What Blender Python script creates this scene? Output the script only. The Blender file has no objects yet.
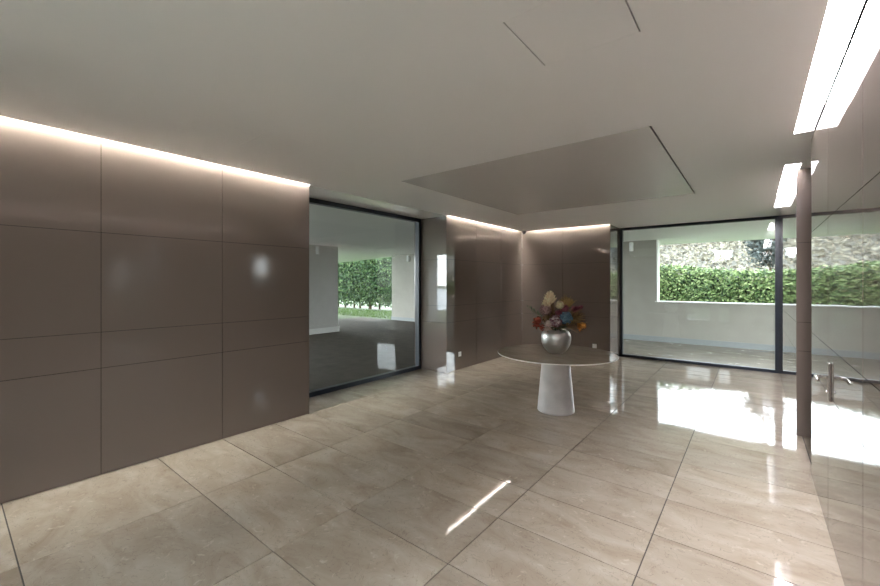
import bpy, bmesh, math, random
from mathutils import Vector, Matrix
sc = bpy.context.scene
C = sc.collection
R = math.radians

# ------------------------------------------------------------------ camera, sky, exposure
cam_d = bpy.data.cameras.new('camera'); cam = bpy.data.objects.new('camera', cam_d); C.objects.link(cam)
cam.location = (0, 0, 1.6); cam.rotation_euler = (R(90), 0, R(38.4))
cam_d.sensor_width = 36; cam_d.lens = 395.8/880*36; cam_d.shift_y = -10.1/880
cam_d.clip_start = .02; cam_d.clip_end = 600
sc.camera = cam

SKY = 9.5
world = bpy.data.worlds.new('sky'); sc.world = world; world.use_nodes = True
wn = world.node_tree; wn.nodes.clear()
def wnode(t, **k):
    n = wn.nodes.new(t)
    for a, b in k.items(): setattr(n, a, b)
    return n
wo = wnode('ShaderNodeOutputWorld'); bg = wnode('ShaderNodeBackground')
geo = wnode('ShaderNodeTexCoord'); sep = wnode('ShaderNodeSeparateXYZ'); rmp = wnode('ShaderNodeValToRGB')
wn.links.new(geo.outputs['Generated'], sep.inputs[0]); wn.links.new(sep.outputs['Z'], rmp.inputs[0])
rmp.color_ramp.elements[0].position = 0.0; rmp.color_ramp.elements[0].color = (.94, .97, 1, 1)
rmp.color_ramp.elements[1].position = .9; rmp.color_ramp.elements[1].color = (.70, .84, 1, 1)
wn.links.new(rmp.outputs[0], bg.inputs[0]); bg.inputs[1].default_value = SKY
wn.links.new(bg.outputs[0], wo.inputs[0])

sun_d = bpy.data.lights.new('sun', 'SUN'); sun = bpy.data.objects.new('sun', sun_d); C.objects.link(sun)
sun_d.energy = 2.0; sun_d.angle = R(12); sun_d.color = (1, .96, .88)
sun.rotation_euler = (R(-30), R(12), 0)

LED = 150.0          # strength of the cove strips
LED_SLOT = 70.0     # strength of the wide ceiling slot
vs = sc.view_settings
vs.view_transform = 'Standard'; vs.look = 'None'; vs.gamma = 1; vs.use_curve_mapping = False; vs.exposure = 0.95

# ------------------------------------------------------------------ materials
def new_mat(name):
    m = bpy.data.materials.new(name); m.use_nodes = True
    return m, m.node_tree, m.node_tree.nodes['Principled BSDF']
def pbr(name, col, rough=.5, metal=0, spec=.5, noise=0, nscale=8, bump=0, bscale=60, coat=0):
    m, t, p = new_mat(name)
    p.inputs['Base Color'].default_value = (*col, 1); p.inputs['Roughness'].default_value = rough
    p.inputs['Metallic'].default_value = metal; p.inputs['Specular IOR Level'].default_value = spec
    p.inputs['Coat Weight'].default_value = coat; p.inputs['Coat Roughness'].default_value = .03
    if noise or bump:
        tc = t.nodes.new('ShaderNodeTexCoord')
    if noise:
        n = t.nodes.new('ShaderNodeTexNoise'); n.inputs['Scale'].default_value = nscale; n.inputs['Detail'].default_value = 6
        t.links.new(tc.outputs['Object'], n.inputs['Vector'])
        r = t.nodes.new('ShaderNodeValToRGB')
        r.color_ramp.elements[0].position = .3; r.color_ramp.elements[1].position = .7
        r.color_ramp.elements[0].color = (*[c*(1-noise) for c in col], 1)
        r.color_ramp.elements[1].color = (*[min(1, c*(1+noise)) for c in col], 1)
        t.links.new(n.outputs['Fac'], r.inputs[0]); t.links.new(r.outputs[0], p.inputs['Base Color'])
    if bump:
        n = t.nodes.new('ShaderNodeTexNoise'); n.inputs['Scale'].default_value = bscale; n.inputs['Detail'].default_value = 3
        t.links.new(tc.outputs['Object'], n.inputs['Vector'])
        b = t.nodes.new('ShaderNodeBump'); b.inputs['Strength'].default_value = bump; b.inputs['Distance'].default_value = .01
        t.links.new(n.outputs['Fac'], b.inputs['Height']); t.links.new(b.outputs[0], p.inputs['Normal'])
    return m
def emit(name, col, s):
    m = bpy.data.materials.new(name); m.use_nodes = True; t = m.node_tree; t.nodes.clear()
    o = t.nodes.new('ShaderNodeOutputMaterial'); e = t.nodes.new('ShaderNodeEmission')
    e.inputs[0].default_value = (*col, 1); e.inputs[1].default_value = s
    t.links.new(e.outputs[0], o.inputs[0]); return m
def leafy(name, c1, c2, c3, rough=.45):
    m, t, p = new_mat(name)
    g = t.nodes.new('ShaderNodeNewGeometry'); r = t.nodes.new('ShaderNodeValToRGB')
    e = r.color_ramp.elements; e[0].color = (*c1, 1); e[1].color = (*c3, 1)
    x = e.new(.5); x.color = (*c2, 1)
    t.links.new(g.outputs['Random Per Island'], r.inputs[0]); t.links.new(r.outputs[0], p.inputs['Base Color'])
    p.inputs['Roughness'].default_value = rough; p.inputs['Specular IOR Level'].default_value = .12
    return m
def glass_mat():
    m = bpy.data.materials.new('window_glass'); m.use_nodes = True; t = m.node_tree; t.nodes.clear()
    o = t.nodes.new('ShaderNodeOutputMaterial'); mx = t.nodes.new('ShaderNodeMixShader')
    tr = t.nodes.new('ShaderNodeBsdfTransparent'); gl = t.nodes.new('ShaderNodeBsdfGlossy'); lw = t.nodes.new('ShaderNodeLayerWeight'); pw = t.nodes.new('ShaderNodeMath'); fr = t.nodes.new('ShaderNodeMath')
    tr.inputs[0].default_value = (.95, .97, .96, 1); gl.inputs['Roughness'].default_value = 0.0
    pw.operation = 'POWER'; pw.inputs[1].default_value = 5; fr.operation = 'MULTIPLY_ADD'; fr.inputs[1].default_value = .96; fr.inputs[2].default_value = .036
    t.links.new(lw.outputs['Facing'], pw.inputs[0]); t.links.new(pw.outputs[0], fr.inputs[0])
    t.links.new(fr.outputs[0], mx.inputs[0]); t.links.new(tr.outputs[0], mx.inputs[1]); t.links.new(gl.outputs[0], mx.inputs[2])
    t.links.new(mx.outputs[0], o.inputs[0]); return m

def lacquer(name, col, rough, wave, spec=.5):
    m, t, p = new_mat(name)
    p.inputs['Base Color'].default_value = (*col, 1); p.inputs['Roughness'].default_value = rough
    p.inputs['Specular IOR Level'].default_value = spec
    tc = t.nodes.new('ShaderNodeTexCoord'); mp = t.nodes.new('ShaderNodeMapping')
    mp.inputs['Scale'].default_value = (.5, .5, 2.2)
    n = t.nodes.new('ShaderNodeTexNoise'); n.inputs['Scale'].default_value = 2.2; n.inputs['Detail'].default_value = 2
    b = t.nodes.new('ShaderNodeBump'); b.inputs['Strength'].default_value = wave; b.inputs['Distance'].default_value = .01
    t.links.new(tc.outputs['Object'], mp.inputs[0]); t.links.new(mp.outputs[0], n.inputs['Vector'])
    t.links.new(n.outputs['Fac'], b.inputs['Height']); t.links.new(b.outputs[0], p.inputs['Normal'])
    return m

def marble(name, dark, mid, light, rough=.07, scale=1.0, per_tile=True, spec=.5):
    m, t, p = new_mat(name); L = t.links.new; N = t.nodes.new
    tc = N('ShaderNodeTexCoord')
    vec = tc.outputs['Object']
    if per_tile:
        at = N('ShaderNodeAttribute'); at.attribute_name = 'tile'; at.attribute_type = 'GEOMETRY'
        ad = N('ShaderNodeVectorMath'); ad.operation = 'MULTIPLY_ADD'
        ad.inputs[1].default_value = (37, 23, 11)
        L(at.outputs['Color'], ad.inputs[0]); L(vec, ad.inputs[2]); vec = ad.outputs[0]
    n1 = N('ShaderNodeTexNoise'); n1.inputs['Scale'].default_value = 2.4*scale; n1.inputs['Detail'].default_value = 8
    n1.inputs['Roughness'].default_value = .62; n1.inputs['Distortion'].default_value = .8
    mp = N('ShaderNodeMapping'); mp.inputs['Scale'].default_value = (.8, 1.7, 1); mp.inputs['Rotation'].default_value = (0, 0, .25)
    L(vec, mp.inputs[0]); L(mp.outputs[0], n1.inputs['Vector'])
    r1 = N('ShaderNodeValToRGB'); e = r1.color_ramp.elements
    e[0].position = .28; e[0].color = (*dark, 1); e[1].position = .72; e[1].color = (*light, 1)
    x = e.new(.48); x.color = (*mid, 1)
    L(n1.outputs['Fac'], r1.inputs[0])
    # pale shell specks and a few hair veins
    n2 = N('ShaderNodeTexNoise'); n2.inputs['Scale'].default_value = 16*scale; n2.inputs['Detail'].default_value = 5; n2.inputs['Distortion'].default_value = 1.2
    L(vec, n2.inputs['Vector'])
    r2 = N('ShaderNodeValToRGB'); r2.color_ramp.elements[0].position = .62; r2.color_ramp.elements[1].position = .74
    r2.color_ramp.elements[0].color = (0, 0, 0, 1); r2.color_ramp.elements[1].color = (.5, .5, .5, 1)
    L(n2.outputs['Fac'], r2.inputs[0])
    mx = N('ShaderNodeMix'); mx.data_type = 'RGBA'
    L(r2.outputs[0], mx.inputs['Factor']); L(r1.outputs[0], mx.inputs['A']); mx.inputs['B'].default_value = (*[min(1, c*1.25) for c in light], 1)
    out = mx.outputs['Result']
    n3 = N('ShaderNodeTexNoise'); n3.inputs['Scale'].default_value = 5*scale; n3.inputs['Detail'].default_value = 4; n3.inputs['Distortion'].default_value = 2.5
    L(vec, n3.inputs['Vector'])
    r3 = N('ShaderNodeValToRGB'); r3.color_ramp.elements[0].position = .492; r3.color_ramp.elements[1].position = .508
    r3.color_ramp.elements[0].color = (0, 0, 0, 1); r3.color_ramp.elements[1].color = (0, 0, 0, 1)
    v = r3.color_ramp.elements.new(.5); v.color = (.55, .55, .55, 1)
    L(n3.outputs['Fac'], r3.inputs[0])
    m2 = N('ShaderNodeMix'); m2.data_type = 'RGBA'
    L(r3.outputs[0], m2.inputs['Factor']); L(out, m2.inputs['A']); m2.inputs['B'].default_value = (*[c*.6 for c in dark], 1)
    out = m2.outputs['Result']
    if per_tile:
        sp = N('ShaderNodeSeparateColor'); L(at.outputs['Color'], sp.inputs[0])
        mr = N('ShaderNodeMapRange'); mr.inputs['To Min'].default_value = .90; mr.inputs['To Max'].default_value = 1.06
        L(sp.outputs['Red'], mr.inputs['Value'])
        hs = N('ShaderNodeHueSaturation'); L(mr.outputs[0], hs.inputs['Value']); L(out, hs.inputs['Color']); out = hs.outputs[0]
    L(out, p.inputs['Base Color'])
    rr = N('ShaderNodeMapRange'); rr.inputs['To Min'].default_value = rough*.6; rr.inputs['To Max'].default_value = rough*1.6
    L(n1.outputs['Fac'], rr.inputs['Value']); L(rr.outputs[0], p.inputs['Roughness'])
    p.inputs['Specular IOR Level'].default_value = spec
    nb = N('ShaderNodeTexNoise'); nb.inputs['Scale'].default_value = 3.5; nb.inputs['Detail'].default_value = 2
    L(vec, nb.inputs['Vector'])
    b = N('ShaderNodeBump'); b.inputs['Strength'].default_value = .006; b.inputs['Distance'].default_value = .01
    L(nb.outputs['Fac'], b.inputs['Height']); L(b.outputs[0], p.inputs['Normal'])
    return m

M = {}
TAUPE = (.148, .117, .099)
M['panel'] = lacquer('taupe_lacquer', TAUPE, .10, .05)
M['panel_gloss'] = lacquer('taupe_lacquer_polished', TAUPE, .025, .10, .9)
M['gap'] = pbr('panel_gap', (.02, .018, .017), .8)
M['white'] = pbr('ceiling_paint', (.84, .835, .82), .42, spec=.45)
M['panel_ceiling'] = pbr('ceiling_panel_grey', (.62, .605, .58), .25, spec=.5)  # even grey, darker and glossier than the ceiling around it
M['recess'] = pbr('recess_ceiling_paint', (.80, .79, .77), .18, spec=.5)
M['floor'] = marble('beige_marble', (.29, .232, .172), (.37, .312, .245), (.45, .392, .32), .035, spec=.6)
M['grout'] = pbr('floor_grout', (.05, .042, .034), .8)
M['frame'] = pbr('dark_blue_grey_frame', (.012, .019, .032), .35, spec=.5)
M['glass'] = glass_mat()
M['led'] = emit('led_strip', (1, .985, .935), LED)
M['led_niche'] = emit('niche_led_strip', (1, .985, .935), LED*.8)
M['slot'] = emit('slot_light', (.95, .93, 1), LED_SLOT)
M['top'] = marble('table_stone', (.29, .245, .18), (.345, .295, .225), (.40, .345, .27), .08, 1.6, False)
M['rim'] = pbr('table_rim', (.80, .78, .75), .25)
M['base'] = pbr('pale_marble', (.55, .52, .505), .3, noise=.12, nscale=7)
M['silver'] = pbr('hammered_silver', (.62, .61, .60), .36, metal=1, bump=.25, bscale=40)
M['plastic'] = pbr('white_plastic', (.8, .8, .8), .35)
M['black'] = pbr('black_plastic', (.015, .015, .016), .3)
M['chrome'] = pbr('brushed_nickel', (.72, .69, .66), .18, metal=1)
M['render'] = pbr('pale_render', (.35, .335, .30), .85, noise=.05, nscale=3, bump=.15, bscale=90)
M['plinth'] = pbr('blue_grey_plinth', (.27, .29, .30), .7)
M['pillar'] = pbr('pale_pillar', (.58, .57, .55), .8, noise=.04, nscale=3)
M['soffit'] = pbr('soffit_paint', (.86, .86, .84), .6)
M['coping'] = pbr('white_coping', (.82, .82, .80), .5)
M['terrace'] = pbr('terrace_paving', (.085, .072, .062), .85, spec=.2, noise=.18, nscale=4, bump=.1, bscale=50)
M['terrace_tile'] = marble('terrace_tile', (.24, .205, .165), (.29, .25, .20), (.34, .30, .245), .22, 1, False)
M['grass'] = pbr('lawn', (.06, .075, .032), .9, noise=.3, nscale=3)
M['blade'] = leafy('grass_blade', (.06, .105, .025), (.09, .14, .04), (.12, .175, .06))
M['leaf_dark'] = leafy('hedge_leaf_dark', (.008, .02, .006), (.02, .045, .012), (.07, .105, .035), .4)
M['leaf_bright'] = leafy('hedge_leaf_bright', (.018, .036, .01), (.065, .10, .028), (.20, .24, .10), .4)
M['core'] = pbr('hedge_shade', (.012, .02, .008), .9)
M['bark'] = pbr('bark', (.13, .085, .055), .9, noise=.3, nscale=12)
M['hill'] = pbr('dry_hillside', (.075, .069, .055), .95, spec=.1, noise=.4, nscale=.9)
M['dry_leaf'] = leafy('dry_scrub_leaf', (.03, .026, .018), (.09, .08, .055), (.20, .18, .135), .8)
M['tree_leaf'] = leafy('grey_tree_leaf', (.02, .025, .022), (.04, .048, .042), (.075, .085, .078), .6)
M['house'] = pbr('white_house', (.85, .85, .83), .8)

# ------------------------------------------------------------------ mesh helpers
def obj(name, bm, mats, parent=None, smooth=False, bevel=0, seg=2):
    me = bpy.data.meshes.new(name)
    bmesh.ops.recalc_face_normals(bm, faces=bm.faces[:])
    bm.to_mesh(me); bm.free()
    o = bpy.data.objects.new(name, me); C.objects.link(o)
    for m in (mats if isinstance(mats, (list, tuple)) else [mats]): me.materials.append(m)
    if smooth:
        for p in me.polygons: p.use_smooth = True
    if bevel:
        b = o.modifiers.new('bevel', 'BEVEL'); b.width = bevel; b.segments = seg; b.limit_method = 'ANGLE'
    if parent: o.parent = parent
    return o
def raw(name, verts, faces, mats, parent=None, smooth=False):
    me = bpy.data.meshes.new(name); me.from_pydata(verts, [], faces); me.update()
    o = bpy.data.objects.new(name, me); C.objects.link(o)
    for m in (mats if isinstance(mats, (list, tuple)) else [mats]): me.materials.append(m)
    if smooth:
        for p in me.polygons: p.use_smooth = True
    if parent: o.parent = parent
    return o
def box(bm, x0, x1, y0, y1, z0, z1, mi=0):
    v = [bm.verts.new(p) for p in ((x0,y0,z0),(x1,y0,z0),(x1,y1,z0),(x0,y1,z0),(x0,y0,z1),(x1,y0,z1),(x1,y1,z1),(x0,y1,z1))]
    fs = []
    for i in ((3,2,1,0),(4,5,6,7),(0,1,5,4),(1,2,6,5),(2,3,7,6),(3,0,4,7)):
        f = bm.faces.new([v[j] for j in i]); f.material_index = mi; fs.append(f)
    return v
def lathe(bm, prof, n=48, c=(0,0,0), mi=0, cap0=True, cap1=True, sx=1, sy=1):
    rings = []
    for r, z in prof:
        rings.append([bm.verts.new((c[0]+sx*r*math.cos(2*math.pi*k/n), c[1]+sy*r*math.sin(2*math.pi*k/n), c[2]+z)) for k in range(n)])
    for a, b in zip(rings, rings[1:]):
        for k in range(n):
            f = bm.faces.new((a[k], a[(k+1)%n], b[(k+1)%n], b[k])); f.material_index = mi
    if cap0: bm.faces.new(rings[0][::-1]).material_index = mi
    if cap1: bm.faces.new(rings[-1]).material_index = mi
def tube(bm, pts, rad, n=8, mi=0):
    pts = [Vector(p) for p in pts]
    rads = rad if isinstance(rad, (list, tuple)) else [rad]*len(pts)
    rings = []
    for i, p in enumerate(pts):
        d = (pts[min(i+1, len(pts)-1)]-pts[max(i-1, 0)]).normalized()
        a = d.orthogonal().normalized() if i == 0 else (a-d*a.dot(d)).normalized()
        b = d.cross(a)
        rings.append([bm.verts.new(p+(a*math.cos(2*math.pi*k/n)+b*math.sin(2*math.pi*k/n))*rads[i]) for k in range(n)])
    for r, s in zip(rings, rings[1:]):
        for k in range(n):
            bm.faces.new((r[k], r[(k+1)%n], s[(k+1)%n], s[k])).material_index = mi
    bm.faces.new(rings[0][::-1]); bm.faces.new(rings[-1])
def tag(o, label, cat, group=None, kind=None):
    o['label'] = label; o['category'] = cat
    if group: o['group'] = group
    if kind: o['kind'] = kind
    return o
def thing(name, label, cat, loc=(0,0,0), rotz=0, group=None):
    o = bpy.data.objects.new(name, None); C.objects.link(o); o.empty_display_size = .1
    o.location = loc; o.rotation_euler = (0, 0, rotz)
    return tag(o, label, cat, group)
def struct(name, bm, mats, **k):
    o = obj(name, bm, mats, **k); o['kind'] = 'structure'; return o

# ------------------------------------------------------------------ measures of the place
CZ = 2.792                             # ceiling
XL, XG, XR, XF = -4.26, -4.90, .375, .350        # left wall, left glass, right wall and its far end
YB, YN, YW = -1.1, 8.47, 9.25          # wall behind the camera, niche back wall, right window
XN = -2.29                             # right end of the niche back wall
YE0, YE1 = 4.48, 5.57                  # the opening in the right wall
ZS = (0, .89, 1.19, 2.02, CZ, 3.0)         # joints between the panel rows

# ------------------------------------------------------------------ floor
random.seed(4)
xs = [-5.9, -5.13, XL, -3.255, -2.242, -1.366, -.504, .40, 1.24, 2.11, 2.98, 3.6]
ys = [-1.6, -.62, .274, 1.231, 1.796, 2.357, 2.818, 3.334, 3.754, 4.10, 4.52, 4.83, 5.15, 5.58, 5.87, 6.2, 6.66, 6.98, 7.4, 7.72, 8.14, 8.47, 8.86, 9.3]
bm = bmesh.new()
col = bm.loops.layers.float_color.new('tile')
g = .0033
def tile(x0, x1, y0, y1, gx=g):
    z = [random.uniform(-.0007, .0007) for _ in range(3)]; z.append(z[0]+z[2]-z[1])
    c = (random.random(), random.random(), random.random(), 1)
    v = [bm.verts.new(p) for p in ((x0+gx, y0+g, z[0]), (x1-gx, y0+g, z[1]), (x1-gx, y1-g, z[2]), (x0+gx, y1-g, z[3]))]
    w = [bm.verts.new((p.co.x, p.co.y, -.012)) for p in v]
    fs = [bm.faces.new(v)]+[bm.faces.new((v[k], w[k], w[(k+1)%4], v[(k+1)%4])) for k in range(4)]
    for f in fs:
        f.material_index = 0
        for l in f.loops: l[col] = c
for a, b in zip(xs, xs[1:]):
    for c_, d in zip(ys, ys[1:]):
        if b <= XG-.2 or (a >= 1.0 and (d < 4.3 or c_ > 6)): continue
        x0, x1 = max(a, XG-.05), b
        if x1-x0 < .05: continue
        tile(x0, x1, c_, d)
box(bm, XG-.05, 3.6, -1.6, 9.32, -.15, -.0055, 1)
floor = struct('floor', bm, [M['floor'], M['grout']])

# ------------------------------------------------------------------ ceiling (with its slots cut out)
SX0 = .25                              # left edge of the wide slot
CE = XL+.045                           # ceiling edge beside the left coves
HX0, HX1, HY0, HY1 = -.90, -.42, 1.60, 2.06      # hatch
KX0, KX1, KY0, KY1 = -3.24, -.61, 3.35, 6.25     # big flush panel
QX0, QX1, QY0, QY1 = -3.48, -3.01, 1.61, 2.07    # second hatch
ZT = CZ+.22
bm = bmesh.new()
def slab(x0, x1, y0, y1):
    if x1-x0 > 1e-4 and y1-y0 > 1e-4: box(bm, x0, x1, y0, y1, CZ, ZT)
def cut(x0, x1, y0, y1, holes):
    X = sorted({x0, x1, *[h[0] for h in holes], *[h[1] for h in holes]}); Y = sorted({y0, y1, *[h[2] for h in holes], *[h[3] for h in holes]})
    X = [x for x in X if x0 <= x <= x1]; Y = [y for y in Y if y0 <= y <= y1]
    for b, d in zip(Y, Y[1:]):
        for a, c_ in zip(X, X[1:]):
            mx, my = (a+c_)/2, (b+d)/2
            if not any(h[0] < mx < h[1] and h[2] < my < h[3] for h in holes): slab(a, c_, b, d)
holes = [(XL-.02, CE, YB, 2.79), (XL-.02, CE, 5.56, YN+.02), (XL-.02, XN, YN-.045, YN+.02),
         (SX0, XR, YB, 4.24), (SX0, XR, 5.32, 8.22),
         (KX0, KX1, KY0, KY1), (HX0, HX1, HY0, HY1), (QX0, QX1, QY0, QY1)]
cut(CE-.045, XR, YB, YW, holes)
slab(XR, 3.4, YE0-.1, YE1+.1)
# hollows above the slots
for (a, c_, b, d) in holes[:5]: box(bm, a-.02, c_+.02, b, d, ZT-.002, ZT+.04)
for (a, c_, b, d) in holes[5:]: box(bm, a-.02, c_+.02, b-.02, d+.02, CZ+.05, CZ+.06, 1)
ceiling = struct('ceiling', bm, [M['white'], M['gap']])
bm = bmesh.new(); box(bm, XG-.05, XL, 2.79, 5.56, CZ, ZT)
struct('ceiling_recess', bm, M['recess'])

# flush panel and hatches in the ceiling
def flush(name, label, x0, x1, y0, y1, gaps, mat, drop=0.0):
    bm = bmesh.new(); box(bm, x0+gaps[0], x1-gaps[1], y0+gaps[2], y1-gaps[3], CZ-drop, CZ+.03)
    return tag(obj(name, bm, mat), label, 'ceiling panel')
flush('ceiling_panel', 'large grey flush ceiling panel with one dark gap along its right edge', KX0, KX1, KY0, KY1, (.001, .014, .001, .002), M['panel_ceiling'])
flush('access_hatch', 'square white ceiling hatch with two dark edge gaps nearest the long bright slot', HX0, HX1, HY0, HY1, (.006, .006, .001, .001), M['white'])
flush('access_hatch', 'faint square white ceiling hatch close to the left brown wall', QX0, QX1, QY0, QY1, (.001, .001, .004, .001), M['white'])

# ------------------------------------------------------------------ panelled walls
GAP = .002
def panels(bm, axis, plane, thick, cuts, zs, ztop, GV=GAP):
    """boxes of lacquer whose visible face lies at `plane`; thick is signed, away from the room"""
    for a, b in zip(cuts, cuts[1:]):
        for z0, z1 in zip(zs, zs[1:]):
            if z0 >= ztop: continue
            z1 = min(z1, ztop)
            lo, hi = sorted((plane, plane+thick*.2))
            cl, ch = a+GV, b-GV
            args = (lo, hi, cl, ch) if axis == 'x' else (cl, ch, lo, hi)
            box(bm, *args, z0+(.0005 if z0 == CZ else GAP if z0 else .006), z1-(.0005 if z1 == CZ < ztop else GAP), 0)
    lo, hi = sorted((plane+thick*.2, plane+thick))
    args = (lo, hi, cuts[0]+.03, cuts[-1]-.03) if axis == 'x' else (cuts[0]+.03, cuts[-1]-.03, lo, hi)
    box(bm, *args, 0, ztop, 1)
PM = [M['panel'], M['gap']]; GM = [M['panel_gloss'], M['gap']]
bm = bmesh.new(); panels(bm, 'x', XL, -.10, [YB, -.13, .83, 1.79, 2.79], ZS, ZT)
box(bm, XL-.10, XL, 2.79, 2.80, 0, CZ, 0)
struct('wall_left', bm, PM)
bm = bmesh.new(); panels(bm, 'x', XL, -.10, [5.565, 6.52, 7.49, YN], ZS, ZT); struct('wall_niche_left', bm, GM)
bm = bmesh.new(); panels(bm, 'y', 5.56, .10, [XG-.12, XL], ZS, CZ); struct('wall_return_left', bm, GM)
bm = bmesh.new(); panels(bm, 'y', YN, .10, [XL, -3.28, XN], ZS, ZT); struct('wall_niche_back', bm, GM)
bm = bmesh.new(); panels(bm, 'x', XN, -.08, [YN+.001, YW+.05], ZS, CZ); struct('wall_return_right', bm, GM)
bm = bmesh.new(); panels(bm, 'x', XR, .10, [YB, -.4, .52, 1.52, 2.51], ZS, ZT, .005)
panels(bm, 'x', XR, .10, [3.55, YE0], ZS, ZT, .005); box(bm, XR, XR+.10, YE0-.001, YE0, 0, CZ, 0)
struct('wall_right', bm, GM)
bm = bmesh.new(); panels(bm, 'x', XF, .10, [YE1+.021, 6.5, 7.45, 8.4, YW+.05], ZS, ZT); struct('wall_right_far', bm, GM)
bm = bmesh.new(); 
for z0, z1 in zip(ZS[:4], ZS[1:5]):
    z0 += GAP if z0 else .003; z1 -= GAP
    box(bm, XF, 1.4-GAP, YE1, YE1+.02, z0, z1)
for x0, x1, z0, z1 in ((1.4, 2.05, 0, CZ), (2.75, 3.4, 0, CZ), (2.05, 2.75, 0, 1.5), (2.05, 2.75, 2.32, CZ)): box(bm, x0, x1, YE1, YE1+.1, z0, z1)
box(bm, XR+.03, 1.4, YE1+.021, YE1+.1, 0, CZ, 1); struct('wall_passage_far', bm, PM)
bm = bmesh.new(); box(bm, XR+.1, 3.4, YE0-.1, YE0, 0, CZ); struct('wall_passage_near', bm, M['panel'])
bm = bmesh.new()
box(bm, 3.4, 3.5, YE0, YE1+.1, 0, CZ)
struct('wall_passage_end', bm, M['panel'])

# door in the right wall
bm = bmesh.new(); panels(bm, 'x', XR, .10, [2.51, 3.55], ZS, ZT, .005)
door = struct('door_1', bm, GM)
bm = bmesh.new(); box(bm, XR-.014, XR, 3.42, 3.47, .862, 1.102)
hd = obj('door_handle', bm, M['chrome'], door, bevel=.004)
hd['label'] = 'upright brushed nickel backplate'
HY = 3.445
bm = bmesh.new(); tube(bm, [(XR-.014, HY, 1.01), (XR-.052, HY, 1.01), (XR-.066, HY-.006, 1.01), (XR-.070, HY-.025, 1.01), (XR-.070, HY-.12, 1.008)], [.012, .012, .012, .0115, .010], 12)
obj('lever', bm, M['chrome'], hd, True)
bm = bmesh.new(); tube(bm, [(XR-.014, HY, .92), (XR-.024, HY, .92)], .010, 12); obj('lock_cylinder', bm, M['chrome'], hd, True)

M['matt_black'] = pbr('matt_black_profile', (.006, .006, .006), 1, spec=0)
bm = bmesh.new(); box(bm, XR-.004, XR+.001, YB, 4.24, CZ-.004, CZ+.012); struct('trim_1', bm, M['matt_black'])
# wall behind the camera, with the glazed entrance
bm = bmesh.new()
B0, B1, B2, B3, BH = -2.26, -1.36, -1.16, -.72, 2.5
for a, b, z0, z1 in ((XL-.1, B0, 0, CZ), (B1, B2, 0, BH), (B3, XR+.1, 0, CZ), (B0, B3, BH, CZ)):
    box(bm, a, b, YB-.12, YB, z0, z1)
struct('wall_back', bm, M['panel'])

# ------------------------------------------------------------------ windows
def pane(name, parent, x0, x1, y0, y1, z0, z1):
    bm = bmesh.new(); box(bm, x0, x1, y0, y1, z0, z1); return obj(name, bm, M['glass'], parent)
def frame_window(name, axis, plane, a, b, z0, z1, w, d):
    bm = bmesh.new()
    def B(p0, p1, q0, q1):
        if axis == 'x': box(bm, plane-d/2, plane+d/2, p0, p1, q0, q1)
        else: box(bm, p0, p1, plane-d/2, plane+d/2, q0, q1)
    B(a, a+w, z0, z1); B(b-w, b, z0, z1); B(a+w, b-w, z0, z0+w); B(a+w, b-w, z1-w, z1)
    f = struct(name, bm, M['frame'])
    if axis == 'x': pane('pane', f, plane-.006, plane+.006, a+w, b-w, z0+w, z1-w)
    else: pane('pane', f, a+w, b-w, plane-.006, plane+.006, z0+w, z1-w)
    return f
frame_window('window_1', 'x', XG, 2.80, 5.56, 0, CZ, .065, .09)
frame_window('window_2', 'y', YW, XN, XF, 0, CZ, .052, .09)
frame_window('window_3', 'y', YB-.06, B0, B1, 0, BH, .05, .06)
frame_window('window_4', 'y', YB-.06, B2, B3, 0, BH, .05, .06)
frame_window('window_5', 'y', YE1+.06, 2.05, 2.75, 1.5, 2.32, .05, .06)

# ------------------------------------------------------------------ cove lights
def strip(label, x0, x1, y0, y1, z, mat, group):
    bm = bmesh.new(); box(bm, x0, x1, y0, y1, z, z+.012)
    return tag(obj('cove_light', bm, mat), label, 'light', group)
strip('thin bright light line along the top of the long left wall', XL+.008, XL+.038, YB+.1, 2.78, CZ+.07, M['led'], 'cove lights')
strip('thin bright light line over the niche wall with the socket beside the left glass', XL+.008, XL+.038, 5.62, YN-.20, CZ+.07, M['led_niche'], 'cove lights')
strip('thin bright light line over the niche wall behind the flowers', XL+.20, XN-.02, YN-.038, YN-.008, CZ+.07, M['led_niche'], 'cove lights')
strip('wide white light slot in the ceiling along the near right wall', SX0+.01, XR-.006, YB+.05, 4.12, CZ+.16, M['slot'], 'wide ceiling light slots')
strip('short white light slot in the ceiling by the right window', SX0+.01, XF-.006, 5.36, 8.0, CZ+.16, M['slot'], 'wide ceiling light slots')

# ------------------------------------------------------------------ outside: terrace, roof, walls
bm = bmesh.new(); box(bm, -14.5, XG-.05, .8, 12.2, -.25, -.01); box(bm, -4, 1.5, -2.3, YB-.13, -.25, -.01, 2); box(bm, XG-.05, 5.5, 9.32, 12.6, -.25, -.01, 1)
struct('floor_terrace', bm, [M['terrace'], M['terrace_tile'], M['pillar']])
bm = bmesh.new()
def prism(bm, pts, z0, z1, mi=0):
    lo = [bm.verts.new((x, y, z0)) for x, y in pts]; hi = [bm.verts.new((x, y, z1)) for x, y in pts]
    n = len(pts)
    bm.faces.new(lo[::-1]).material_index = mi; bm.faces.new(hi).material_index = mi
    for k in range(n): bm.faces.new((lo[k], lo[(k+1)%n], hi[(k+1)%n], hi[k])).material_index = mi
prism(bm, [(-17, -2), (XG-.06, -2), (XG-.06, YW+.06), (6.5, YW+.06), (6.5, 14.0), (-8, 14.0), (-12.4, 12.75), (-20, 14.9), (-20, 8), (-17, 8)], CZ, CZ+.3)
struct('ceiling_terrace', bm, M['soffit'])
bm = bmesh.new(); box(bm, XG-.05, 6.5, -1.5, YW+.06, ZT+.05, ZT+.25); struct('roof_slab', bm, M['soffit'])

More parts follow.
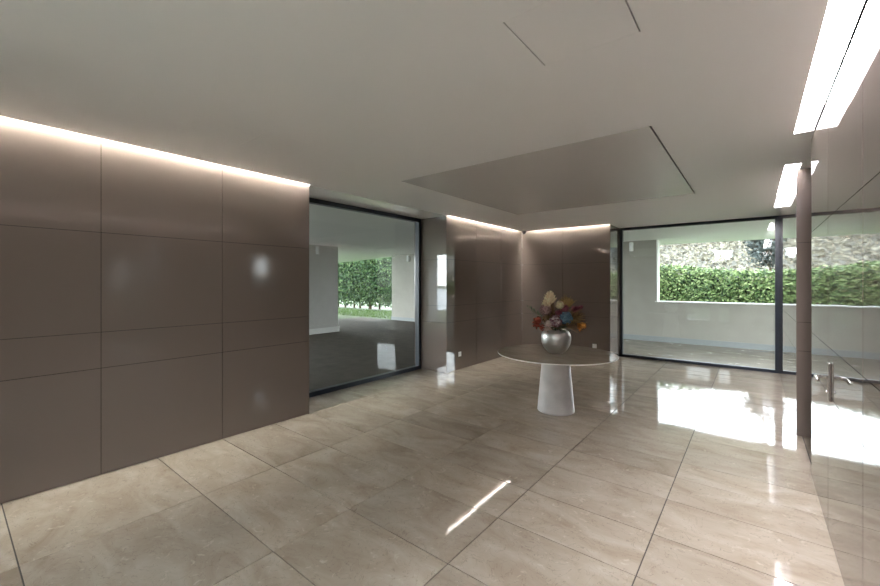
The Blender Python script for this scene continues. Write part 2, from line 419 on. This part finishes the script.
bm = bmesh.new(); box(bm, -7.2, XG-.06, .8, 1.05, -.01, CZ); struct('wall_terrace_near', bm, M['panel'])
YO = 12.25
bm = bmesh.new(); box(bm, -12.4, -2.1, YO, YO+.25, 0, CZ); box(bm, -2.1, 6, YO, YO+.25, 0, 1.075)
box(bm, -2.13, 6, YO-.015, YO+.265, 1.075, 1.10, 1); box(bm, -2.1, -2.07, YO-.01, YO+.26, 1.10, CZ, 1)
box(bm, -12.42, 6, YO-.02, YO, -.01, .13, 2); box(bm, -12.42, -12.4, YO-.02, YO+.25, -.01, .13, 2)
struct('wall_terrace', bm, [M['render'], M['coping'], M['plinth']])
bm = bmesh.new(); box(bm, -11.4, -10.82, 5.2, 8.2, 0, CZ); box(bm, -11.43, -10.79, 5.17, 8.23, -.01, .16, 1)
struct('terrace_pillar', bm, [M['pillar'], M['coping']])

bm = bmesh.new(); box(bm, -10.9, -10.3, -1.7, -1.1, -.03, CZ); struct('terrace_pillar', bm, M['pillar'])
bm = bmesh.new(); box(bm, -75, -7, -75, -8, -.03, -.012); struct('driveway', bm, M['pillar'])
def lamp(label, x, y, nx, ny):
    t = thing('wall_lamp', label, 'lamp', (x, y, 2.5), 0, 'cylinder lamps of the terrace')
    bm = bmesh.new(); lathe(bm, [(.05, 0), (.055, .004), (.055, .24), (.05, .245)], 24, (nx*.085, ny*.085, 0)); obj('lamp_body', bm, M['plastic'], t, False)
    bm = bmesh.new(); tube(bm, [(0, 0, .12), (nx*.04, ny*.04, .12)], .025, 12); obj('bracket', bm, M['plastic'], t)
lamp('small white cylinder lamp on the pale pillar seen through the left glass', -10.82, 7.35, 1, 0)
lamp('small white cylinder lamp on the terrace wall right of the dark hedge', -11.35, YO, 0, -1)
lamp('small white cylinder lamp on the terrace wall behind the right window', -2.72, YO, 0, -1)

# ------------------------------------------------------------------ garden
bm = bmesh.new(); box(bm, -160, 160, -120, 160, -.5, -.03); tag(obj('lawn', bm, M['grass']), 'bright green lawn beyond the terrace', 'grass', kind='stuff')

def leaf(V, F, p, nrm, size, rnd):
    """one folded pointed leaf facing about nrm"""
    nrm = (nrm+Vector((rnd.uniform(-1, 1), rnd.uniform(-1, 1), rnd.uniform(-.6, 1.0)))*.8).normalized()
    a = nrm.orthogonal().normalized(); a = Matrix.Rotation(rnd.uniform(0, 6.283), 3, nrm) @ a; b = nrm.cross(a)
    l = size*rnd.uniform(.7, 1.3); w = l*.27; k = len(V)
    V += [p-a*l*.5, p+b*w-a*.06*l+nrm*w*.35, p+a*l*.5, p-b*w-a*.06*l+nrm*w*.35]
    F += [(k, k+1, k+2), (k, k+2, k+3)]

def hedge(label, x0, x1, y0, y1, zb, top, n, size, mat, seed, trunks=0):
    rnd = random.Random(seed)
    t = thing('hedge', label, 'hedge', ((x0+x1)/2, (y0+y1)/2, 0))
    off = t.location
    V, F = [], []
    for i in range(n):
        s = rnd.random(); x = rnd.uniform(x0, x1); zt = top(x)+rnd.gauss(0, .05)
        if s < .74: p = Vector((x, y0+abs(rnd.gauss(0, .13)), rnd.uniform(zb-.15*rnd.random(), zt))); nr = Vector((0, -1, .35))
        elif s < .90: p = Vector((x, rnd.uniform(y0, y1), zt-abs(rnd.gauss(0, .07)))); nr = Vector((0, -.2, 1))
        else:
            side = rnd.choice((0, 1)); xx = x1-abs(rnd.gauss(0, .12)) if side else x0+abs(rnd.gauss(0, .12))
            p = Vector((xx, rnd.uniform(y0, y1), rnd.uniform(zb, top(xx)))); nr = Vector((1 if side else -1, 0, .3))
        leaf(V, F, p-off, nr, size, rnd)
    for v in V: v.z = max(v.z, .0)
    f = raw('foliage', V, F, mat, t)
    f['kind'] = 'stuff'
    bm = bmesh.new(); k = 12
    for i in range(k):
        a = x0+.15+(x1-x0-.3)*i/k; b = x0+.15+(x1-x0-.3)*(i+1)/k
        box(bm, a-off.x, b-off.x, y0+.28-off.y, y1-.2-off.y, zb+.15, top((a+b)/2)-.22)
    obj('shade_core', bm, M['core'], t)  # solid boxes, the shade inside the hedge put into their dark colour
    for i in range(trunks):
        x = x0+.3+(x1-x0-.6)*(i+.5)/trunks+rnd.uniform(-.3, .3); y = (y0+y1)/2+rnd.uniform(-.3, 0)
        bm = bmesh.new(); tube(bm, [(x-off.x, y-off.y, 0), (x-off.x+rnd.uniform(-.06, .06), y-off.y, .5), (x-off.x+rnd.uniform(-.1, .1), y-off.y, zb+.5)], [.07, .055, .045], 7)
        obj('trunk', bm, M['bark'], t, True)
hedge('tall dark green hedge on bare trunks behind the lawn seen through the left glass', -27, -8.6, 15.9, 17.3, .3, lambda x: 3.7+.1*math.sin(x*1.7), 26000, .16, M['leaf_dark'], 3, 26)
hedge('bright green clipped hedge behind the low wall outside the right window', -8.0, 9, 16.2, 17.6, .1, lambda x: 2.13-.085*(x+2)+.04*math.sin(x*2.3), 34000, .115, M['leaf_bright'], 5)

hedge('dark hedge behind the entrance lawn', -5, 6, -12.6, -11.2, .0, lambda x: 3.6, 9000, .24, M['leaf_dark'], 8)
# grass at the edge of the terrace
rnd = random.Random(9); V, F = [], []
for i in range(7000):
    x, y = rnd.uniform(-22, -9.5), rnd.uniform(12.55, 15.8); h = rnd.uniform(.03, .08); a = rnd.uniform(0, 6.28); k = len(V)
    dx, dy = .012*math.cos(a), .012*math.sin(a)
    V += [(x-dx, y-dy, -.03), (x+dx, y+dy, -.03), (x+rnd.uniform(-.03, .03), y+rnd.uniform(-.03, .03), h)]; F.append((k, k+1, k+2))
tag(raw('grass', V, F, M['blade']), 'short grass blades along the lawn between the terrace and the dark hedge', 'grass', kind='stuff')

# hillside beyond, its scrub and a white house
rnd = random.Random(2)
nx, ny = 60, 18; V, F = [], []
def hill_z(x, y):
    s = max(0, (y-36)/64)
    return -.2+14*s**.8+1.0*math.sin(x*.09+y*.05)*s+.5*math.sin(x*.31)*s
for j in range(ny+1):
    for i in range(nx+1):
        x = -90+180*i/nx; y = 36+64*j/ny; V.append((x, y, hill_z(x, y)))
for j in range(ny):
    for i in range(nx):
        k = j*(nx+1)+i; F.append((k, k+1, k+nx+2, k+nx+1))
k0 = len(V); V += [(-90, 100, -.5), (90, 100, -.5)]
F.append(tuple([k0, k0+1]+[ny*(nx+1)+i for i in range(nx, -1, -1)]))
h = raw('hillside', V, F, M['hill'], smooth=False); h['kind'] = 'structure'

def plant(name, label, cat, x, y, z, ht, spread, n, leaf_size, mat, seed, trunk_r, group=None, low=.3):
    rnd = random.Random(seed); t = thing(name, label, cat, (x, y, z), 0, group)
    bm = bmesh.new(); tips = []
    tube(bm, [(0, 0, .0), (rnd.uniform(-.05, .05)*ht, 0, ht*.3), (rnd.uniform(-.06, .06)*ht, rnd.uniform(-.05, .05)*ht, ht*.75)], [trunk_r, trunk_r*.75, trunk_r*.3], 7)
    for b in range(11):
        a = rnd.uniform(0, 6.283); z0 = ht*rnd.uniform(low*.7, .65); e = Vector((math.cos(a)*spread*rnd.uniform(.5, 1), math.sin(a)*spread*rnd.uniform(.5, 1), ht*rnd.uniform(max(low+.1, .45), 1)))
        m = e*.5+Vector((0, 0, z0*.4)); tube(bm, [(0, 0, z0), m, e], [trunk_r*.45, trunk_r*.3, trunk_r*.12], 5); tips += [m, e, (m+e)/2]
    obj('trunk', bm, M['bark'], t, True)
    V, F = [], []
    for i in range(n):
        c = rnd.choice(tips); p = c+Vector((rnd.gauss(0, 1), rnd.gauss(0, 1), rnd.gauss(0, .8)))*spread*.22
        leaf(V, F, p, Vector((0, -.5, .6)), leaf_size, rnd)
    obj_ = raw('foliage', V, F, mat, t); obj_['kind'] = 'stuff'
plant('tree', 'grey green loose tree behind the bright hedge at the right end of the window', 'tree', .55, 21.5, -.03, 4.7, .85, 3600, .14, M['tree_leaf'], 11, .09, low=.45)
k = 0
for x, y, ht, sp in ((-20, 62, 5, 2.6), (-13.5, 66, 6, 3.2), (-7, 60, 4.6, 2.8), (-1.5, 68, 6, 3.0), (4.5, 63, 5, 2.8), (10, 70, 6, 3.3), (16, 62, 4.6, 2.6), (-26, 74, 6, 3.4), (22, 74, 6, 3.4), (6, 52, 3, 2.2), (-13, 52, 3, 2)):
    plant('shrub', 'pale dry shrub on the slope beyond the bright hedge', 'shrub', x, y, hill_z(x, y), ht, sp, 420, .55, M['dry_leaf'], 30+k, .12, 'dry shrubs on the slope', low=.15); k += 1
V, F = [], []; rs = random.Random(77)
for i in range(26000):
    x, y = rs.uniform(-32, 26), 36+50*rs.random()**1.3
    leaf(V, F, Vector((x, y, hill_z(x, y)+abs(rs.gauss(0, .45)))), Vector((0, -.6, .5)), .42, rs)
raw('scrub', V, F, M['dry_leaf'], h)['kind'] = 'stuff'
t = thing('house', 'small white hut low on the dry slope above the bright hedge', 'house', (-2.45, 50, hill_z(-2.45, 50)-.5))
bm = bmesh.new(); box(bm, -.7, .7, -.6, .6, 0, 1.25); obj('house_wall', bm, M['house'], t)
bm = bmesh.new(); prism(bm, [(-.8, -.7), (.8, -.7), (.8, .7), (-.8, .7)], 1.25, 1.33); obj('roof', bm, M['house'], t)

# ------------------------------------------------------------------ table
TX, TY, TZ = -1.952, 4.810, .72
t = thing('round_table', 'round brown stone table with a pale rim on a tapered pedestal', 'table', (TX, TY, 0))
bm = bmesh.new(); lathe(bm, [(.672, TZ-.022), (.714, TZ-.014)], 96, cap1=False, cap0=True, mi=1)
lathe(bm, [(.714, TZ-.014), (.723, TZ-.010), (.724, TZ-.003), (.721, TZ)], 96, cap0=False, cap1=False, mi=1)
lathe(bm, [(.721, TZ), (.717, TZ+.001)], 96, cap0=False, cap1=True, mi=0)
bmesh.ops.remove_doubles(bm, verts=bm.verts, dist=1e-5)
obj('tabletop', bm, [M['top'], M['rim']], t)
bm = bmesh.new(); lathe(bm, [(.222, 0), (.226, .006), (.224, .03), (.165, TZ-.03), (.168, TZ-.0225)], 72)
pb = obj('pedestal', bm, M['base'], t, True); pb['label'] = 'pale marble tapered round pedestal'
# ------------------------------------------------------------------ vase
u_ = Vector((math.cos(R(38.4)), math.sin(R(38.4)), 0)); w_ = Vector((math.sin(R(38.4)), -math.cos(R(38.4)), 0))
VZ = TZ+.0015
VC = Vector((TX, TY, 0))+u_*(.002)
prof = [(.078, 0), (.088, .002), (.098, .010), (.134, .045), (.159, .085), (.175, .125), (.181, .165), (.182, .195), (.179, .222), (.170, .248), (.152, .272), (.128, .288), (.116, .292), (.112, .296), (.108, .292), (.106, .284), (.115, .27)]
# fine turned rings
fine = []
for (r0, z0), (r1, z1) in zip(prof[2:10], prof[3:11]):
    for q in range(6):
        s = q/6; fine.append((r0+(r1-r0)*s+(.0006 if q % 2 else -.0006), z0+(z1-z0)*s))
bm = bmesh.new(); lathe(bm, prof[:2]+fine+prof[10:]+[(.15, .24), (.16, .17), (.13, .08), (.07, .02)], 72)
vase = tag(obj('vase', bm, M['silver'], smooth=True), 'round brushed silver vase standing on the stone table', 'vase'); vase.location = (VC.x, VC.y, VZ)

# ------------------------------------------------------------------ flowers
def petal_mat(name, a, b, c): return leafy(name, a, b, c, .7)
FM = dict(cream=petal_mat('cream_petal', (.576, .464, .304), (.768, .640, .432), (.800, .800, .576)),
          mauve=petal_mat('mauve_petal', (.160, .088, .096), (.352, .208, .208), (.544, .368, .336)),
          wine=petal_mat('wine_petal', (.144, .024, .048), (.320, .096, .144), (.800, .672, .672)),
          blush=petal_mat('blush_petal', (.608, .464, .400), (.768, .608, .528), (.800, .752, .672)),
          blue=petal_mat('blue_petal', (.072, .160, .256), (.160, .288, .416), (.288, .448, .576)),
          red=petal_mat('red_petal', (.208, .032, .024), (.416, .080, .048), (.576, .160, .096)),
          magenta=petal_mat('magenta_petal', (.160, .040, .064), (.272, .080, .120), (.400, .144, .176)),
          orange=petal_mat('orange_petal', (.480, .144, .016), (.736, .272, .040), (.800, .400, .080)),
          gold=petal_mat('gold_straw', (.256, .160, .056), (.416, .272, .112), (.576, .400, .192)),
          brown=petal_mat('brown_straw', (.096, .056, .032), (.192, .112, .056), (.320, .208, .112)),
          green=petal_mat('green_leaf', (.032, .056, .032), (.064, .096, .056), (.112, .144, .088)))
M['stem'] = pbr('flower_stem', (.10, .10, .045), .7)
def flower(name, label, kind, u, w, z, r, mat, seed, tall=None, lean=None):
    """u to the side, w to the front, z above the table top, r the size of the head"""
    rnd = random.Random(seed); r *= 1.22
    base = VC+Vector((0, 0, VZ+.19)); head = VC+u_*u+w_*w+Vector((0, 0, VZ+z))
    t = thing(name, label, 'flower', base, 0, 'dried flowers in the silver vase')
    e = head-base
    neck = (u_*u+w_*w); neck = neck.normalized()*min(.062, neck.length*.5)+Vector((0, 0, .125))
    bm = bmesh.new(); tube(bm, [neck*.25, neck, neck*.45+e*.55+Vector((0, 0, .01)), e], .0035, 6); obj('stem', bm, M['stem'], t, True)
    V, F = [], []
    d = (e-neck).normalized() if lean is None else Vector(lean).normalized()
    def petal(p, out, size, w=.5, curl=.3):
        side = out.cross(Vector((0, 0, 1)) if abs(out.z) < .9 else Vector((1, 0, 0))).normalized(); up = side.cross(out)
        k = len(V)
        V.extend([p, p+out*size*.5+side*size*w*.5, p+out*size*.5-side*size*w*.5, p+out*size*.55-up*size*.08, p+out*size+up*size*curl+side*size*w*.28, p+out*size+up*size*curl-side*size*w*.28])
        F.extend([(k, k+1, k+3), (k, k+3, k+2), (k+1, k+4, k+3), (k+2, k+3, k+5), (k+3, k+4, k+5)])
    if kind == 'ball':          # globe of many florets
        for i in range(95):
            o = Vector((rnd.gauss(0, 1), rnd.gauss(0, 1), rnd.gauss(0, 1))).normalized(); p = e+o*r*rnd.uniform(.72, .9)
            a = o.orthogonal().normalized(); b = o.cross(a); s0 = rnd.uniform(0, 1.57)
            for q in range(4):
                out = (a*math.cos(s0+q*1.571)+b*math.sin(s0+q*1.571)+o*.35).normalized(); petal(p, out, r*.26, .8, .1)
        bmc = bmesh.new(); bmesh.ops.create_icosphere(bmc, subdivisions=2, radius=r*.72, matrix=Matrix.Translation(e))
        obj('flower_heart', bmc, FM[mat], t, True)
    elif kind == 'rose':
        a = d.orthogonal().normalized(); b = d.cross(a)
        for ring, (n, tilt, s) in enumerate(((5, 1.5, .55), (6, .9, .75), (8, .45, .95), (9, .1, 1.0))):
            for q in range(n):
                g_ = 6.283*q/n+ring*.5+rnd.uniform(-.1, .1)
                out = (a*math.cos(g_)+b*math.sin(g_)+d*tilt).normalized(); petal(e+out*r*.08, out, r*s, .85, .22)
    elif kind == 'plume':
        L = tall or r*2.5
        for i in range(170):
            s = rnd.random()**.8; p = e+d*L*s*.9
            g_ = rnd.uniform(0, 6.283); a = d.orthogonal().normalized(); b = d.cross(a)
            out = (a*math.cos(g_)+b*math.sin(g_)+d*rnd.uniform(.5, 1.4)).normalized()
            petal(p, out, r*(1.15-.75*s)*rnd.uniform(.6, 1.1), .28, .15)
        bms = bmesh.new(); tube(bms, [e, e+d*L*.9], [.003, .0015], 5); obj('plume_stalk', bms, M['stem'], t, True)
    elif kind == 'spray':       # thin straws fanning out
        for i in range(80):
            o = (d+Vector((rnd.gauss(0, 1), rnd.gauss(0, 1), rnd.gauss(0, 1)))*.28).normalized(); L = (tall or r*2)*rnd.uniform(.55, 1.1)
            sd = o.orthogonal().normalized()*.003; k = len(V)
            V.extend([e-sd, e+sd, e+o*L+sd*.4, e+o*L-sd*.4]); F.append((k, k+1, k+2, k+3))
            for q in range(4): petal(e+o*L*(.55+.12*q), (o+Vector((rnd.gauss(0, .4), rnd.gauss(0, .4), rnd.gauss(0, .4)))).normalized(), r*.28, .3, .1)
    elif kind == 'sprig':       # stalk with paired leaves
        L = tall or r*3
        for q in range(9):
            s = q/8; p = e-d*L*.4+d*L*s
            for sg in (-1, 1):
                out = (d.orthogonal().normalized()*sg+d*.8+Vector((rnd.gauss(0, .3), rnd.gauss(0, .3), 0))).normalized(); petal(p, out, r*(1-.4*s), .42, .05)
        bms = bmesh.new(); tube(bms, [e, e-d*L*.4+d*L], [.003, .0015], 5); obj('twig', bms, M['stem'], t, True)
    raw('bloom', V, F, FM[mat], t)
flower('pampas_plume', 'tall cream feathery plume at the top of the bouquet', 'plume', -.075, .0, .585, .10, 'cream', 1, .17, (-.02, 0, 1))
flower('pampas_plume', 'shorter cream feathery plume leaning left at the top of the bouquet', 'plume', -.085, .02, .55, .075, 'cream', 25, .13, tuple(u_*-.6+Vector((0, 0, 1))))
flower('cream_hydrangea', 'cream flower head below and right of the tall plume', 'ball', .035, .05, .605, .045, 'cream', 2)
flower('mauve_hydrangea', 'dusty mauve round flower head on the upper left of the bouquet', 'ball', -.142, .04, .54, .062, 'mauve', 3)
flower('variegated_dahlia', 'wine red flower with white petals at the front centre of the bouquet', 'ball', -.045, .13, .41, .066, 'wine', 4)
flower('blush_rose', 'pale blush open rose over the left lip of the vase', 'rose', -.142, .12, .345, .062, 'blush', 5)
flower('blue_hydrangea', 'large dusty blue hydrangea right of the wine red flower', 'ball', .085, .12, .445, .068, 'blue', 6)
flower('red_protea', 'brick red flower at the far left edge of the bouquet', 'rose', -.245, .05, .38, .062, 'red', 7)
flower('red_carnation', 'small dark red flower low between the brick red flower and the blush rose', 'ball', -.195, .08, .325, .032, 'red', 8)
flower('pink_statice', 'dark pink flower head above the blue hydrangea', 'ball', .098, .03, .56, .042, 'magenta', 9)
flower('wine_statice', 'small wine red flower between cream head and blue hydrangea', 'ball', .015, .07, .50, .038, 'magenta', 10)
flower('amaranth_plume', 'magenta feathery plume reaching out to the right', 'plume', .175, .03, .52, .055, 'magenta', 11, .17, tuple(u_*1.0+Vector((0, 0, .38))))
flower('orange_craspedia', 'bright orange flower at the far right edge of the bouquet', 'ball', .322, .05, .345, .034, 'orange', 12)
flower('orange_strawflower', 'smaller orange flower just left of the bright orange one', 'rose', .255, .08, .33, .042, 'orange', 13)
flower('golden_grass', 'golden dry grass spray standing up behind the dark pink flower', 'spray', .11, -.03, .53, .05, 'gold', 14, .19, tuple(u_*.5+Vector((0, 0, 1))))
flower('golden_grass', 'golden dry grass spray leaning right above the orange flowers', 'spray', .13, .04, .40, .05, 'gold', 15, .22, tuple(u_*1.0+Vector((0, 0, .35))))
flower('brown_grass', 'brown dry grass spray hanging over the right lip of the vase', 'spray', .10, .10, .34, .05, 'brown', 16, .17, tuple(u_*1.0+w_*.3+Vector((0, 0, .05))))
flower('brown_grass', 'brown dry grass spray rising behind the mauve flower head', 'spray', -.03, -.04, .47, .05, 'brown', 17, .18, tuple(u_*-.2+Vector((0, 0, 1))))
flower('green_sprig', 'dark green leafy sprig sticking out at the upper left', 'sprig', -.255, .02, .50, .05, 'green', 18, .20, tuple(u_*-.75+Vector((0, 0, .55))))
flower('green_sprig', 'dark green leafy sprig at the front over the vase lip', 'sprig', .02, .14, .32, .05, 'green', 19, .18, tuple(u_*.7+w_*.5+Vector((0, 0, -.05))))

flower('dried_leaves', 'brown dried leaves packed in the middle of the bouquet', 'ball', .0, .02, .40, .10, 'brown', 20)
flower('dried_leaves', 'straw coloured dried leaves at the right of the blue hydrangea', 'ball', .16, .03, .40, .062, 'gold', 21)
flower('dried_leaves', 'dark dried leaves left of the middle under the mauve flower head', 'ball', -.10, .03, .42, .07, 'brown', 22)
flower('golden_grass', 'golden dry grass spray fanning up at the top right of the bouquet', 'spray', .06, -.02, .52, .05, 'gold', 23, .20, tuple(u_*.75+Vector((0, 0, 1))))
flower('brown_grass', 'brown dry grass spray reaching out to the right under the magenta plume', 'spray', .14, .06, .46, .05, 'brown', 24, .19, tuple(u_*1.0+Vector((0, 0, .15))))
# ------------------------------------------------------------------ sockets and the ceiling camera
def socket(label, loc, rz):
    t = thing('wall_socket', label, 'socket', loc, rz, 'white wall sockets')
    bm = bmesh.new(); box(bm, -.043, .043, -.008, 0, -.043, .043); obj('cover_plate', bm, M['plastic'], t, bevel=.003)
    bm = bmesh.new(); tube(bm, [(0, -.0095, 0), (0, -.006, 0)], .021, 20); s_ = obj('socket_well', bm, M['plastic'], t)
    bm = bmesh.new()
    for sx in (-.0095, .0095): tube(bm, [(sx, -.0105, 0), (sx, -.009, 0)], .003, 8)
    obj('pin_hole', bm, M['black'], s_)
socket('white wall socket low on the niche wall beside the left glass', (XL, 5.96, .285), R(90))
socket('white wall socket low on the niche wall behind the right of the table', (-2.60, YN, .285), 0)
t = thing('security_camera', 'tiny black dome camera on the ceiling in the niche corner', 'camera', (-4.14, 8.33, CZ))
bm = bmesh.new(); lathe(bm, [(.055, -.022), (.058, -.018), (.058, 0)], 24); obj('mounting_base', bm, M['black'], t)
bm = bmesh.new(); lathe(bm, [(.002, -.075), (.018, -.072), (.034, -.06), (.044, -.042), (.047, -.022)], 24); obj('dome', bm, M['black'], t, True)
